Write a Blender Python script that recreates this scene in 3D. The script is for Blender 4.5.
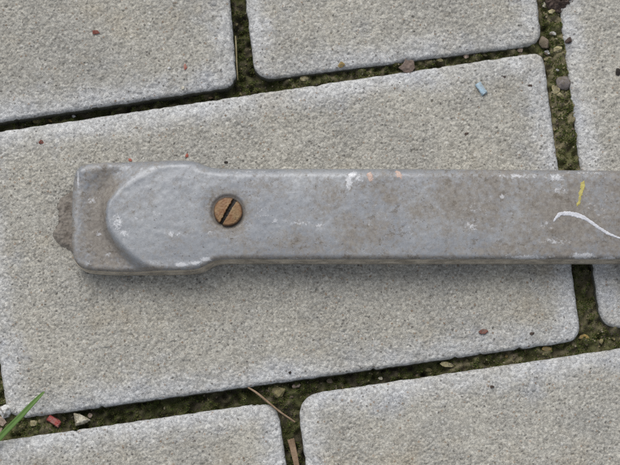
import bpy, bmesh, math, random
import numpy as np
from mathutils import Vector, Matrix

# ------------------------------------------------------------------ camera, sky, sun, exposure
SC = bpy.context.scene
for o in list(bpy.data.objects):
    bpy.data.objects.remove(o)
COL = SC.collection
TILT = math.radians(8.0)          # camera leans a little towards the near side
DIST = 0.60                       # metres to the paving
SPAN = 0.2195                     # metres of paving across the frame
cam_d = bpy.data.cameras.new('camera')
cam = bpy.data.objects.new('camera', cam_d)
COL.objects.link(cam)
cam_d.sensor_width = 36.0
cam_d.lens = 36.0 * DIST / SPAN
cam.location = (0, -DIST * math.sin(TILT), DIST * math.cos(TILT))
cam.rotation_euler = (TILT, 0, 0)
cam_d.clip_start = 0.01
cam_d.clip_end = 50
cam_d.dof.use_dof = True
cam_d.dof.focus_distance = DIST - 0.008
cam_d.dof.aperture_fstop = 16.0
SC.camera = cam

SUN_EL, SUN_AZ = math.radians(52), math.radians(-18)     # azimuth from +Y (top of the picture), clockwise
world = bpy.data.worlds.new('World')
SC.world = world
world.use_nodes = True
wn, wl = world.node_tree.nodes, world.node_tree.links
wn.clear()
sky = wn.new('ShaderNodeTexSky')
sky.sky_type = 'NISHITA'
sky.sun_disc = False
sky.sun_elevation = SUN_EL
sky.sun_rotation = SUN_AZ
sky.air_density = 1.0
sky.dust_density = 3.0
sky.ozone_density = 1.0
hsv = wn.new('ShaderNodeHueSaturation')
hsv.inputs['Saturation'].default_value = 0.35           # cloud-covered sky: nearly grey
wbg = wn.new('ShaderNodeBackground')
wbg.inputs['Strength'].default_value = 0.124
wo = wn.new('ShaderNodeOutputWorld')
wl.new(sky.outputs[0], hsv.inputs['Color'])
wl.new(hsv.outputs[0], wbg.inputs['Color'])
wl.new(wbg.outputs[0], wo.inputs['Surface'])

sun_d = bpy.data.lights.new('sun', 'SUN')
sun_d.energy = 1.2
sun_d.angle = math.radians(46)
sun_d.color = (1.0, 0.97, 0.92)
sun = bpy.data.objects.new('sun', sun_d)
COL.objects.link(sun)
sdir = Vector((math.sin(SUN_AZ) * math.cos(SUN_EL), math.cos(SUN_AZ) * math.cos(SUN_EL), math.sin(SUN_EL)))
sun.rotation_euler = sdir.to_track_quat('Z', 'Y').to_euler()
sun.location = sdir * 2

SC.view_settings.view_transform = 'Standard'
SC.view_settings.look = 'None'
SC.view_settings.gamma = 1.0
SC.view_settings.exposure = 0.2
SC.render.engine = 'CYCLES'
SC.cycles.use_denoising = False
SC.cycles.max_bounces = 6

# ------------------------------------------------------------------ measuring helpers
MM = 0.001
PX = SPAN / 620.0                  # metres per unit of the measured plan
_f = np.array([0, math.sin(TILT), -math.cos(TILT)])
_u = np.array([0, math.cos(TILT), math.sin(TILT)])
_c = np.array([0, -DIST * math.sin(TILT), DIST * math.cos(TILT)])

def G(p, z=0.0):
    """plan point measured on the photo -> world point at height z"""
    k = PX / DIST
    d = _f + _u * (232.5 - p[1]) * k + np.array([1, 0, 0]) * (p[0] - 310) * k
    t = (z - _c[2]) / d[2]
    q = _c + d * t
    return (float(q[0]), float(q[1]))

def GL(pts, z=0.0):
    return np.array([G(p, z) for p in pts])

# ------------------------------------------------------------------ noise
TN = 1024
TCELL = 0.25 * MM

def band(seed, lo, hi):
    """tileable noise, unit variance, wavelengths lo..hi in mm"""
    r = np.random.default_rng(seed)
    F = np.fft.rfft2(r.standard_normal((TN, TN)))
    fx = np.fft.rfftfreq(TN, TCELL / MM)[None, :]
    fy = np.fft.fftfreq(TN, TCELL / MM)[:, None]
    f = np.sqrt(fx * fx + fy * fy)
    f[0, 0] = 1e-9
    f0, f1 = 1 / hi, 1 / lo
    m = np.exp(-np.maximum(0, np.log(f0 / f)) ** 2 * 4) * np.exp(-np.maximum(0, np.log(f / f1)) ** 2 * 6) / f ** 0.8
    m[0, 0] = 0
    a = np.fft.irfft2(F * m, s=(TN, TN))
    return (a / a.std()).astype(np.float32)

def samp(tile, x, y, ox=0.0, oy=0.0):
    u = (np.asarray(x) / TCELL + ox) % TN
    v = (np.asarray(y) / TCELL + oy) % TN
    i = np.floor(u).astype(int) % TN; j = np.floor(v).astype(int) % TN
    a = u - np.floor(u); b = v - np.floor(v)
    i1 = (i + 1) % TN; j1 = (j + 1) % TN
    return (tile[j, i] * (1 - a) * (1 - b) + tile[j, i1] * a * (1 - b) + tile[j1, i] * (1 - a) * b + tile[j1, i1] * a * b)

N_GRAIN = band(1, 0.7, 1.3)

def cells(seed, size, squash=1.0):
    """tileable packed sand grains: height of each grain and gap between grains; size in mm"""
    n = int(round(TN * TCELL / MM / size)); c = TN / n
    r = np.random.default_rng(seed)
    jx, jy, hh = r.random((n, n)), r.random((n, n)), r.random((n, n))
    I, J = np.meshgrid(np.arange(TN), np.arange(TN))
    ci = (I / c).astype(int); cj = (J / c).astype(int)
    f1 = np.full((TN, TN), 1e9, np.float32); f2 = f1.copy(); h1 = np.zeros((TN, TN), np.float32)
    for dj in (-1, 0, 1):
        for di in (-1, 0, 1):
            a, b = ci + di, cj + dj
            x = (a + jx[b % n, a % n]) * c; y = (b + jy[b % n, a % n]) * c
            d = np.sqrt((I - x) ** 2 + (J - y) ** 2).astype(np.float32) / c
            m = d < f1
            f2 = np.where(m, f1, np.minimum(f2, d)); h1 = np.where(m, hh[b % n, a % n], h1); f1 = np.where(m, d, f1)
    gap = np.clip((f2 - f1) / 0.35, 0, 1)
    return (0.75 * gap ** 0.6 + 0.8 * h1 - 0.35 * f1 ** 2).astype(np.float32) - 0.8
N_CELL = cells(61, 1.15)
N_CELL2 = cells(62, 2.3)
N_MID = band(2, 3.0, 9.0)
N_BIG = band(3, 15.0, 60.0)
N_FINE = band(4, 1.0, 4.0)

def sstep(a, b, x):
    t = np.clip((np.asarray(x, float) - a) / (b - a), 0, 1)
    return t * t * (3 - 2 * t)

# ------------------------------------------------------------------ polygons and height-field solids
def chaikin(pts, n=2, closed=True):
    p = np.asarray(pts, float)
    for _ in range(n):
        q = np.roll(p, -1, 0) if closed else p[1:]
        a = p if closed else p[:-1]
        r = np.empty((len(a) * 2, p.shape[1]))
        r[0::2] = a * 0.75 + q * 0.25
        r[1::2] = a * 0.25 + q * 0.75
        if not closed:
            r = np.vstack([p[:1], r, p[-1:]])
        p = r
    return p

def resample(poly, step):
    p = np.vstack([poly, poly[:1]])
    s = np.concatenate([[0], np.cumsum(np.linalg.norm(np.diff(p, axis=0), axis=1))])
    n = max(8, int(s[-1] / step))
    t = np.linspace(0, s[-1], n, endpoint=False)
    return np.stack([np.interp(t, s, p[:, 0]), np.interp(t, s, p[:, 1])], 1)

def near(pts, poly, closed=True):
    """nearest point on a polyline: distance, point"""
    a = poly if closed else poly[:-1]
    b = np.roll(poly, -1, 0) if closed else poly[1:]
    bd = np.full(len(pts), 1e9); bp = np.zeros_like(pts); bs = np.zeros(len(pts))
    for k in range(len(a)):
        d = b[k] - a[k]; L = d @ d
        if L < 1e-18: continue
        w = pts - a[k]
        t = np.clip((w @ d) / L, 0, 1)
        q = a[k] + t[:, None] * d
        dd = ((pts - q) ** 2).sum(1)
        m = dd < bd
        bd[m] = dd[m]; bp[m] = q[m]
        bs[m] = (d[0] * w[m, 1] - d[1] * w[m, 0])
    return np.sqrt(bd), bp, bs

def inside(pts, poly):
    x, y = pts[:, 0], pts[:, 1]
    c = np.zeros(len(pts), bool)
    a = poly; b = np.roll(poly, -1, 0)
    for k in range(len(a)):
        (x0, y0), (x1, y1) = a[k], b[k]
        if y0 == y1: continue
        m = ((y0 > y) != (y1 > y))
        c ^= m & (x < (x1 - x0) * (y - y0) / (y1 - y0) + x0)
    return c

def sdf(pts, poly, reach=None):
    ins = inside(pts, poly)
    if reach is None:
        d, q, _ = near(pts, poly)
    else:
        co = poly[::max(1, len(poly) // 60)]
        d0, q0, _ = near(pts, co)
        m = d0 < reach
        d = d0.copy(); q = q0.copy()
        dm, qm, _ = near(pts[m], poly)
        d[m] = dm; q[m] = qm
    return np.where(ins, d, -d), q

def link(name, me, mat, parent=None):
    o = bpy.data.objects.new(name, me)
    COL.objects.link(o)
    if mat is not None:
        me.materials.append(mat)
    if parent is not None:
        o.parent = parent
        o.matrix_parent_inverse = Matrix.Identity(4)
    return o

def mesh_np(name, V, F, attrs=None, smooth=True):
    me = bpy.data.meshes.new(name)
    V = np.asarray(V, np.float32); F = np.asarray(F, np.int32)
    k = F.shape[1]
    me.vertices.add(len(V)); me.vertices.foreach_set('co', V.ravel())
    me.loops.add(F.size); me.loops.foreach_set('vertex_index', F.ravel())
    me.polygons.add(len(F))
    me.polygons.foreach_set('loop_start', np.arange(0, F.size, k, dtype=np.int32))
    me.polygons.foreach_set('loop_total', np.full(len(F), k, np.int32))
    me.update(calc_edges=True)
    me.polygons.foreach_set('use_smooth', np.full(len(F), smooth, bool))
    for an, av in (attrs or {}).items():
        a = me.attributes.new(an, 'FLOAT', 'POINT')
        a.data.foreach_set('value', np.asarray(av, np.float32))
    me.validate()
    return me

def solid(name, poly, cell, zfun, walls, mat, parent=None, attrs=None, reach=None, origin=None, fine=None):
    """solid with a free top surface zfun(x, y, d) over an outline and a wall going down;
    walls = [(outward, z, ...)] rings; attrs(x,y,d,z,wall) -> dict of point values"""
    lo = poly.min(0) - cell * 1.5; hi = poly.max(0) + cell * 1.5
    def lines(a, b, fine):
        if fine is None: return np.arange(a, b + cell, cell)
        out = [a]
        while out[-1] < b:                      # finer where it is looked at, coarser away from it
            far = max(0.0, abs(out[-1]) - fine)
            out.append(out[-1] + cell * min(4.0, 1 + far / (4 * MM)))
        return np.array(out)
    xs = lines(lo[0], hi[0], fine and fine[0]); ys = lines(lo[1], hi[1], fine and fine[1])
    nx, ny = len(xs), len(ys)
    X, Y = np.meshgrid(xs, ys)
    LC = np.maximum(np.gradient(xs)[None, :], np.gradient(ys)[:, None]).ravel()
    P = np.stack([X.ravel(), Y.ravel()], 1)
    d, q = sdf(P, poly, reach)
    keep = (d > -0.6 * LC).reshape(ny, nx)
    cellk = keep[:-1, :-1] & keep[1:, :-1] & keep[1:, 1:] & keep[:-1, 1:]
    idx = np.arange(nx * ny).reshape(ny, nx)
    F = np.stack([idx[:-1, :-1][cellk], idx[:-1, 1:][cellk], idx[1:, 1:][cellk], idx[1:, :-1][cellk]], 1)
    used = np.unique(F)
    rm = np.full(nx * ny, -1); rm[used] = np.arange(len(used))
    F = rm[F]; P = P[used].copy(); d = d[used].copy(); q = q[used]
    E = np.concatenate([F[:, [0, 1]], F[:, [1, 2]], F[:, [2, 3]], F[:, [3, 0]]])
    n = len(P)
    key = E[:, 0].astype(np.int64) * n + E[:, 1]
    rev = E[:, 1].astype(np.int64) * n + E[:, 0]
    be = E[~np.isin(key, rev)]
    bv = np.unique(be)
    P[bv] = q[bv]; d[bv] = 0
    d = np.maximum(d, 0)
    Z = zfun(P[:, 0], P[:, 1], d)
    V = [np.column_stack([P, Z])]
    D = [d]; W = [np.zeros(n)]
    t = P[be[:, 1]] - P[be[:, 0]]
    nn = np.stack([t[:, 1], -t[:, 0]], 1)
    nn /= np.linalg.norm(nn, axis=1)[:, None] + 1e-12
    N = np.zeros((n, 2)); np.add.at(N, be[:, 0], nn); np.add.at(N, be[:, 1], nn)
    N = N[bv]; N /= np.linalg.norm(N, axis=1)[:, None] + 1e-9
    m = len(bv); bi = np.full(n, -1); bi[bv] = np.arange(m)
    Fs = [F]
    prev = bv.copy(); cnt = n
    for (out, z) in walls:
        zz = np.full(m, z) if not callable(z) else z(P[bv, 0], P[bv, 1], Z[bv])
        V.append(np.column_stack([P[bv] + N * out, zz]))
        D.append(np.zeros(m)); W.append(np.ones(m))
        cur = np.arange(cnt, cnt + m); cnt += m
        a, b = bi[be[:, 0]], bi[be[:, 1]]
        Fs.append(np.stack([prev[b], prev[a], cur[a], cur[b]], 1))
        prev = cur
    V = np.vstack(V); D = np.concatenate(D); W = np.concatenate(W)
    at = attrs(V[:, 0], V[:, 1], D, V[:, 2], W) if attrs else {'edge': D / MM, 'wall': W}
    if origin is not None:
        V = V - np.asarray(origin)
    o = link(name, mesh_np(name, V, np.vstack(Fs), at), mat, parent)
    if origin is not None:
        o.location = origin
    return o

# ------------------------------------------------------------------ materials
class NT:
    def __init__(s, name):
        s.m = bpy.data.materials.new(name); s.m.use_nodes = True
        s.n = s.m.node_tree.nodes; s.l = s.m.node_tree.links
        s.b = s.n['Principled BSDF']
        s.geo = s.n.new('ShaderNodeNewGeometry')
        s.oi = s.n.new('ShaderNodeObjectInfo')
    def set(s, sock, v):
        if hasattr(v, 'is_output') or isinstance(v, bpy.types.NodeSocket): s.l.new(v, sock)
        else: sock.default_value = v
    def math(s, op, a, b=0.0, clamp=False):
        n = s.n.new('ShaderNodeMath'); n.operation = op; n.use_clamp = clamp
        s.set(n.inputs[0], a); s.set(n.inputs[1], b); return n.outputs[0]
    def noise(s, scale, detail=2, rough=0.5, dist=0.0, off=None):
        n = s.n.new('ShaderNodeTexNoise'); n.inputs['Scale'].default_value = scale
        n.inputs['Detail'].default_value = detail; n.inputs['Roughness'].default_value = rough
        n.inputs['Distortion'].default_value = dist
        v = s.geo.outputs['Position']
        if off is not None:
            a = s.n.new('ShaderNodeVectorMath'); a.operation = 'ADD'
            s.l.new(v, a.inputs[0]); a.inputs[1].default_value = off; v = a.outputs[0]
        s.l.new(v, n.inputs['Vector']); return n.outputs['Fac']
    def vor(s, scale, out='Distance', rnd=1.0):
        n = s.n.new('ShaderNodeTexVoronoi'); n.inputs['Scale'].default_value = scale
        n.inputs['Randomness'].default_value = rnd
        s.l.new(s.geo.outputs['Position'], n.inputs['Vector']); return n.outputs
    def attr(s, name):
        n = s.n.new('ShaderNodeAttribute'); n.attribute_name = name; return n.outputs['Fac']
    def ramp(s, v, a, b, lo=0.0, hi=1.0):
        n = s.n.new('ShaderNodeMapRange'); n.interpolation_type = 'SMOOTHSTEP'
        s.set(n.inputs['Value'], v); n.inputs['From Min'].default_value = a; n.inputs['From Max'].default_value = b
        n.inputs['To Min'].default_value = lo; n.inputs['To Max'].default_value = hi; return n.outputs[0]
    def mix(s, f, a, b, mode='MIX'):
        n = s.n.new('ShaderNodeMix'); n.data_type = 'RGBA'; n.blend_type = mode
        s.set(n.inputs[0], f)
        for k, v in ((6, a), (7, b)):
            if isinstance(v, tuple): v = (v + (1,))[:4]
            s.set(n.inputs[k], v)
        return n.outputs[2]
    def bump(s, h, dist, strength=1.0, normal=None):
        n = s.n.new('ShaderNodeBump'); n.inputs['Distance'].default_value = dist
        n.inputs['Strength'].default_value = strength; s.l.new(h, n.inputs['Height'])
        if normal is not None: s.l.new(normal, n.inputs['Normal'])
        return n.outputs[0]
    def done(s, col, rough=0.8, normal=None, metal=0.0, spec=0.5):
        s.set(s.b.inputs['Base Color'], (col + (1,))[:4] if isinstance(col, tuple) else col)
        s.set(s.b.inputs['Roughness'], rough); s.set(s.b.inputs['Metallic'], metal)
        s.b.inputs['Specular IOR Level'].default_value = spec
        if normal is not None: s.l.new(normal, s.b.inputs['Normal'])
        return s.m

def concrete():
    t = NT('paving_concrete')
    big = t.noise(28, 4, 0.6)
    col = t.mix(t.ramp(big, 0.35, 0.68), (0.435, 0.422, 0.372), (0.372, 0.366, 0.334))
    warm = t.noise(45, 4, 0.62, off=(3, 1, 2))
    col = t.mix(t.ramp(warm, 0.53, 0.72, 0, 0.50), col, (0.385, 0.342, 0.262))
    # cement skin left on parts of the worn chamfer
    e = t.math('ADD', t.attr('edge'), t.math('MULTIPLY', t.math('SUBTRACT', t.noise(95, 6, 0.72), 0.5), 15.0))
    skin = t.math('MULTIPLY', t.ramp(e, 11.5, 1.5), t.ramp(t.noise(38, 4, 0.65, off=(5, 0, 0)), 0.36, 0.58, 0.42, 0.98))
    col = t.mix(skin, col, (0.525, 0.534, 0.535))
    # bluish cement film in drifts
    film = t.math('MULTIPLY', t.ramp(t.noise(60, 5, 0.65, off=(9, 2, 0)), 0.52, 0.68), t.ramp(e, 20, 6))
    col = t.mix(t.math('MULTIPLY', film, 0.5), col, (0.365, 0.385, 0.420))
    tone = t.ramp(t.noise(1100, 4, 0.8), 0.34, 0.66)
    col = t.mix(0.9, col, t.mix(tone, (0.66, 0.66, 0.665), (1.30, 1.295, 1.28)), 'MULTIPLY')
    # separate sand grains, each its own colour
    v = t.vor(900)
    g = t.n.new('ShaderNodeSeparateColor'); t.l.new(v['Color'], g.inputs[0])
    col = t.mix(0.8, col, t.mix(g.outputs[0], (0.78, 0.77, 0.76), (1.20, 1.20, 1.20)), 'MULTIPLY')
    core = t.ramp(t.math('ADD', v['Distance'], t.math('MULTIPLY', t.noise(2200, 2), 0.35)), 0.62, 0.42)
    col = t.mix(t.math('MULTIPLY', t.math('MULTIPLY', t.ramp(g.outputs[1], 0.90, 0.93), core), 0.75), col, (0.13, 0.12, 0.11))
    col = t.mix(t.math('MULTIPLY', t.math('MULTIPLY', t.ramp(g.outputs[1], 0.07, 0.04), core), 0.65), col, (0.66, 0.65, 0.61))
    col = t.mix(t.math('MULTIPLY', t.math('MULTIPLY', t.ramp(g.outputs[2], 0.955, 0.97), core), 0.6), col, (0.29, 0.20, 0.13))
    # dark lichen specks and soot in loose clusters
    sp = t.math('MULTIPLY', t.ramp(t.noise(420, 4, 0.7, 0.8, off=(7, 7, 3)), 0.62, 0.70), t.ramp(t.noise(48, 3, 0.6, off=(0, 4, 4)), 0.50, 0.64))
    col = t.mix(t.math('MULTIPLY', sp, 0.78), col, (0.085, 0.070, 0.058))
    tint = t.n.new('ShaderNodeAttribute'); tint.attribute_type = 'OBJECT'; tint.attribute_name = 'tint'
    hv = t.n.new('ShaderNodeHueSaturation'); t.l.new(col, hv.inputs['Color']); t.l.new(tint.outputs['Fac'], hv.inputs['Value'])
    col = hv.outputs[0]
    # algae on the sides in the joint
    w = t.attr('wall')
    col = t.mix(t.math('MULTIPLY', t.ramp(w, 0.2, 0.9), 0.85), col, t.mix(t.noise(500), (0.060, 0.070, 0.032), (0.050, 0.042, 0.030)))
    h = t.math('ADD', t.math('MULTIPLY', t.noise(1500, 4, 0.75), 0.8), t.math('MULTIPLY', v['Distance'], -0.55))
    return t.done(col, 0.92, t.bump(h, 0.00055, 0.9), spec=0.25)

def soil_mat():
    t = NT('joint_soil')
    g = t.ramp(t.noise(120, 4, 0.6), 0.42, 0.62)
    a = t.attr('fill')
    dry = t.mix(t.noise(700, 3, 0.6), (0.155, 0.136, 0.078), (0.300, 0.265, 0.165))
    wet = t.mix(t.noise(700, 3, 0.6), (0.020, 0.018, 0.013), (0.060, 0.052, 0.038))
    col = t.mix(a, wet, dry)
    col = t.mix(t.math('MULTIPLY', g, 0.65), col, t.mix(t.noise(900), (0.045, 0.060, 0.014), (0.110, 0.120, 0.036)))
    return t.done(col, 0.95, t.bump(t.noise(1300, 4, 0.7), 0.0006, 1.0), spec=0.2)

def paint_mat():
    t = NT('worn_grey_paint')
    dirt, wear_highlight, side = t.attr('dirt'), t.attr('wear_highlight'), t.attr('wall')
    def streaks(sx, sy, rot, off, detail=3):
        m = t.n.new('ShaderNodeMapping'); t.l.new(t.geo.outputs['Position'], m.inputs['Vector'])
        m.inputs['Rotation'].default_value = (0, 0, rot); m.inputs['Scale'].default_value = (sx, sy, 1); m.inputs['Location'].default_value = off
        n = t.n.new('ShaderNodeTexNoise'); n.inputs['Scale'].default_value = 1; n.inputs['Detail'].default_value = detail
        t.l.new(m.outputs[0], n.inputs['Vector']); return n.outputs['Fac']
    col = t.mix(t.ramp(t.noise(45, 4, 0.6), 0.36, 0.64), (0.232, 0.246, 0.268), (0.288, 0.302, 0.318))
    col = t.mix(0.40, col, t.mix(t.ramp(t.noise(1100, 4, 0.8), 0.28, 0.72), (0.66, 0.66, 0.66), (1.34, 1.34, 1.33)), 'MULTIPLY')
    # grime film: broad cloud broken up by fine crumbs
    cloud = t.math('MULTIPLY', t.math('SUBTRACT', t.noise(85, 5, 0.65, off=(1, 2, 0)), 0.5), 1.1)
    crumb = t.math('MULTIPLY', t.math('SUBTRACT', t.noise(520, 6, 0.82, off=(4, 2, 0)), 0.5), 1.9)
    dn = t.math('ADD', t.math('ADD', dirt, 0.20), t.math('ADD', cloud, crumb))
    gr = t.mix(t.ramp(t.noise(640, 4, 0.75), 0.3, 0.7), (0.140, 0.114, 0.086), (0.262, 0.232, 0.190))
    col = t.mix(t.ramp(dn, 0.12, 0.80, 0, 0.80), col, gr)
    # darker brown spots
    sp = t.math('MULTIPLY', t.ramp(t.noise(260, 5, 0.75, off=(6, 1, 0)), 0.57, 0.64), t.ramp(t.math('ADD', dirt, t.noise(40, 2, off=(3, 3, 3))), 0.42, 0.75))
    col = t.mix(t.math('MULTIPLY', sp, 0.60), col, (0.110, 0.090, 0.066))
    pk = t.ramp(t.noise(900, 3, 0.6, off=(2, 1, 7)), 0.655, 0.71)
    col = t.mix(t.math('MULTIPLY', pk, 0.65), col, (0.075, 0.062, 0.050))
    # fine scratches
    s1 = t.math('MULTIPLY', t.ramp(streaks(70, 2600, 0.10, (3, 0, 0)), 0.66, 0.72), t.ramp(t.noise(70, 3, off=(8, 0, 1)), 0.48, 0.62))
    s2 = t.math('MULTIPLY', t.ramp(streaks(110, 2400, 0.95, (9, 4, 0)), 0.68, 0.73), t.ramp(t.noise(60, 3, off=(0, 8, 1)), 0.52, 0.64))
    sc_ = t.math('MAXIMUM', s1, s2)
    col = t.mix(t.math('MULTIPLY', sc_, 0.38), col, (0.47, 0.475, 0.48))
    pl = t.ramp(t.noise(600, 4, 0.75, 0.2, off=(3, 8, 0)), 0.65, 0.74)
    col = t.mix(t.math('MULTIPLY', pl, 0.55), col, (0.50, 0.495, 0.48))
    # rubbed and flaked places, plus edge highlights painted in the same pale tone
    wn_ = t.math('ADD', wear_highlight, t.math('MULTIPLY', t.math('SUBTRACT', t.noise(800, 5, 0.80, 0.3), 0.5), 2.6))
    wf = t.math('MULTIPLY', t.ramp(wn_, 0.36, 0.74), t.ramp(wear_highlight, 0.05, 0.22))
    col = t.mix(t.math('MULTIPLY', wf, 0.66), col, t.mix(t.noise(1500), (0.50, 0.51, 0.54), (0.72, 0.73, 0.74)))
    # bare side of the casting
    sd = t.mix(t.ramp(t.noise(170, 5, 0.7), 0.32, 0.66), (0.240, 0.205, 0.155), (0.560, 0.490, 0.385))
    col = t.mix(t.math('MULTIPLY', t.ramp(side, 0.3, 0.9), 0.9), col, sd)
    rgh = t.math('ADD', t.ramp(dn, 0.1, 0.8, 0.34, 0.60), t.math('MULTIPLY', t.noise(300, 3), 0.10))
    met = t.ramp(dn, 0.1, 0.6, 0.22, 0.04)
    met = t.math('MULTIPLY', met, t.ramp(side, 0.9, 0.3))
    h = t.math('ADD', t.math('MULTIPLY', t.noise(330, 5, 0.62), 0.7), t.math('ADD', t.math('MULTIPLY', wf, -0.25), t.math('ADD', t.math('MULTIPLY', sp, -0.3), t.math('MULTIPLY', sc_, -0.12))))
    return t.done(col, rgh, t.bump(h, 0.00013, 0.6), metal=met, spec=0.5)

def rust_mat(name, a, b, dark, sc=700, rough=0.75, metal=0.0, rim=0.0, bump=0.0003):
    t = NT(name)
    col = t.mix(t.ramp(t.noise(sc, 4, 0.65), 0.32, 0.68), a, b)
    col = t.mix(t.math('MULTIPLY', t.ramp(t.noise(sc * 1.6, 3, 0.7, off=(4, 4, 1)), 0.58, 0.72), 0.7), col, dark)
    col = t.mix(t.math('MULTIPLY', t.ramp(t.math('ADD', t.attr('edge'), t.math('MULTIPLY', t.noise(900, 3), 0.9)), 1.15, 0.45), rim), col, dark)
    at = t.attr('slot')
    col = t.mix(at, col, (0.020, 0.015, 0.010))
    return t.done(col, rough, t.bump(t.noise(sc * 2, 4, 0.7), bump, 0.9), metal=metal, spec=0.4)

def grain_mat(name, a, b, sc=900, rough=0.8, bump=0.0003):
    t = NT(name)
    col = t.mix(t.ramp(t.noise(sc, 4, 0.65), 0.3, 0.7), a, b)
    if 'stone' in name or 'plastic' in name or 'brick' in name:      # dried mud sticking to it
        mud = t.ramp(t.noise(520, 5, 0.72, off=(2, 2, 5)), 0.43, 0.62, 0.0, 0.80 if 'stone' in name else 0.45)
        col = t.mix(mud, col, (0.135, 0.115, 0.075) if 'stone' in name else (0.27, 0.25, 0.21))
    return t.done(col, rough, t.bump(t.noise(sc * 2, 3, 0.7), bump, 0.8), spec=0.3)

def varied_mat(name, cols, rough=0.85):
    t = NT(name)
    rnd = t.geo.outputs['Random Per Island']
    n = t.n.new('ShaderNodeValToRGB'); cr = n.color_ramp; cr.interpolation = 'CONSTANT'
    cr.elements[0].color = cols[0] + (1,); cr.elements[0].position = 0
    cr.elements[1].color = cols[1] + (1,); cr.elements[1].position = 1 / len(cols)
    for k, c in enumerate(cols[2:], 2):
        e = cr.elements.new(k / len(cols)); e.color = c + (1,)
    t.l.new(rnd, n.inputs[0])
    col = t.mix(0.6, n.outputs[0], t.mix(t.noise(1500, 3), (0.7, 0.7, 0.7), (1.3, 1.3, 1.3)), 'MULTIPLY')
    return t.done(col, rough, spec=0.3)

M_CON = concrete(); M_SOIL = soil_mat(); M_PAINT = paint_mat()
M_SCREW = rust_mat('rusty_brass', (0.190, 0.082, 0.032), (0.265, 0.178, 0.088), (0.080, 0.042, 0.022), 260, 0.55, metal=0.0, rim=0.9, bump=0.00006)
M_BURR = rust_mat('rough_cast_edge', (0.140, 0.122, 0.104), (0.235, 0.212, 0.185), (0.095, 0.080, 0.066), 420, 0.85)

# ------------------------------------------------------------------ the paving
def rounded(corners, radii, z=0.0, seed=0, jag=0.075):
    c = GL(corners, z)
    out = []
    n = len(c)
    for k in range(n):
        p, a, b = c[k], c[k - 1], c[(k + 1) % n]
        r = radii[k] * PX if isinstance(radii, (list, tuple)) else radii * PX
        u = (a - p) / np.linalg.norm(a - p); v = (b - p) / np.linalg.norm(b - p)
        p0, p1 = p + u * r, p + v * r
        for t in np.linspace(0, 1, 9):
            out.append((1 - t) ** 2 * p0 + 2 * t * (1 - t) * p + t * t * p1)
    poly = resample(np.array(out), 1.0 * MM)
    area = 0.5 * np.sum(poly[:, 0] * np.roll(poly[:, 1], -1) - np.roll(poly[:, 0], -1) * poly[:, 1])
    if area < 0: poly = poly[::-1]
    tg = np.roll(poly, -1, 0) - np.roll(poly, 1, 0)
    nr = np.stack([tg[:, 1], -tg[:, 0]], 1); nr /= np.linalg.norm(nr, axis=1)[:, None]
    o = seed * 137.0
    j = samp(N_MID, poly[:, 0], poly[:, 1], o, o) * jag + samp(N_GRAIN, poly[:, 0], poly[:, 1], o, -o) * jag * 0.35
    chip = -np.maximum(0, samp(N_MID, poly[:, 0], poly[:, 1], o + 333, o + 99) - 1.7) * 0.6
    return poly + nr * ((j + chip) * MM)[:, None]

def soil_z(x, y):
    x = np.asarray(x, float); y = np.asarray(y, float)
    fill = fill_of(x, y)
    z = -8.8 + 6.8 * fill + 0.55 * samp(N_MID, x, y, 50, 80) + 0.22 * samp(N_FINE, x, y)
    return z * MM

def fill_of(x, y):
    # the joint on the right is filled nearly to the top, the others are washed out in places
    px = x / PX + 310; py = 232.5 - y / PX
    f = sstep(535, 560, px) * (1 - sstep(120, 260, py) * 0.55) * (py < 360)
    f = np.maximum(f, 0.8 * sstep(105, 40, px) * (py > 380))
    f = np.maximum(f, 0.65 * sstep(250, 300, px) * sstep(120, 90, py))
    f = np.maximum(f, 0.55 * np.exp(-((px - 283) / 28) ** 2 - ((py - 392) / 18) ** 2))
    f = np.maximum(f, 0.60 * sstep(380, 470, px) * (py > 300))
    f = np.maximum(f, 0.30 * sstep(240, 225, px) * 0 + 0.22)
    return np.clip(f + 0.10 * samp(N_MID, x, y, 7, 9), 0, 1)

def axis(lo, hi, a, b, fine, coarse):
    return np.concatenate([np.arange(lo, a, coarse), np.arange(a, b, fine), np.arange(b, hi + coarse, coarse)])

gx = axis(-0.33, 0.34, -0.125, 0.125, 0.7 * MM, 8 * MM)
gy = axis(-0.20, 0.30, -0.095, 0.095, 0.7 * MM, 8 * MM)
X, Y = np.meshgrid(gx, gy)
idx = np.arange(X.size).reshape(X.shape)
F = np.stack([idx[:-1, :-1].ravel(), idx[:-1, 1:].ravel(), idx[1:, 1:].ravel(), idx[1:, :-1].ravel()], 1)
V = np.column_stack([X.ravel(), Y.ravel(), soil_z(X.ravel(), Y.ravel())])
pavement = link('pavement', mesh_np('pavement', V, F, {'fill': fill_of(X.ravel(), Y.ravel())}), M_SOIL)
pavement['kind'] = 'structure'

PAVERS = [  # corners (top-left, top-right, bottom-right, bottom-left) and corner radii, cell in mm
    (((-33, 135.5), (543, 51), (582, 340), (7, 420)), (10, 12, 18, 22), 0.33),
    (((-356, -117), (214, -200), (236.5, 85), (-330, 171)), (9, 9, 14, 9), 0.34),
    (((187, -480), (479, -522), (542.5, 43), (255.5, 79.5)), (9, 9, 16, 20), 0.34),
    (((529, -235), (822, -277), (890, 290), (602, 330)), (9, 9, 9, 24), 0.34),
    (((-292, 483), (277, 401), (317, 685), (-252, 768)), (9, 22, 9, 9), 0.34),
    (((296.5, 395.5), (870, 312), (910, 600), (336, 683)), (26, 9, 9, 9), 0.34),
    (((-340, 180), (-48, 138), (20, 703), (-272, 745)), (9, 9, 9, 9), 0.8),
    (((614, 346 - 4), (905, 300), (973, 560), (680, 600)), (9, 9, 9, 9), 0.8),
]
PAVERS = PAVERS[:6] + [(((-344, 182), (-51, 139), (-16, 418), (-305, 460)), (9, 9, 10, 9), 0.7)]

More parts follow.
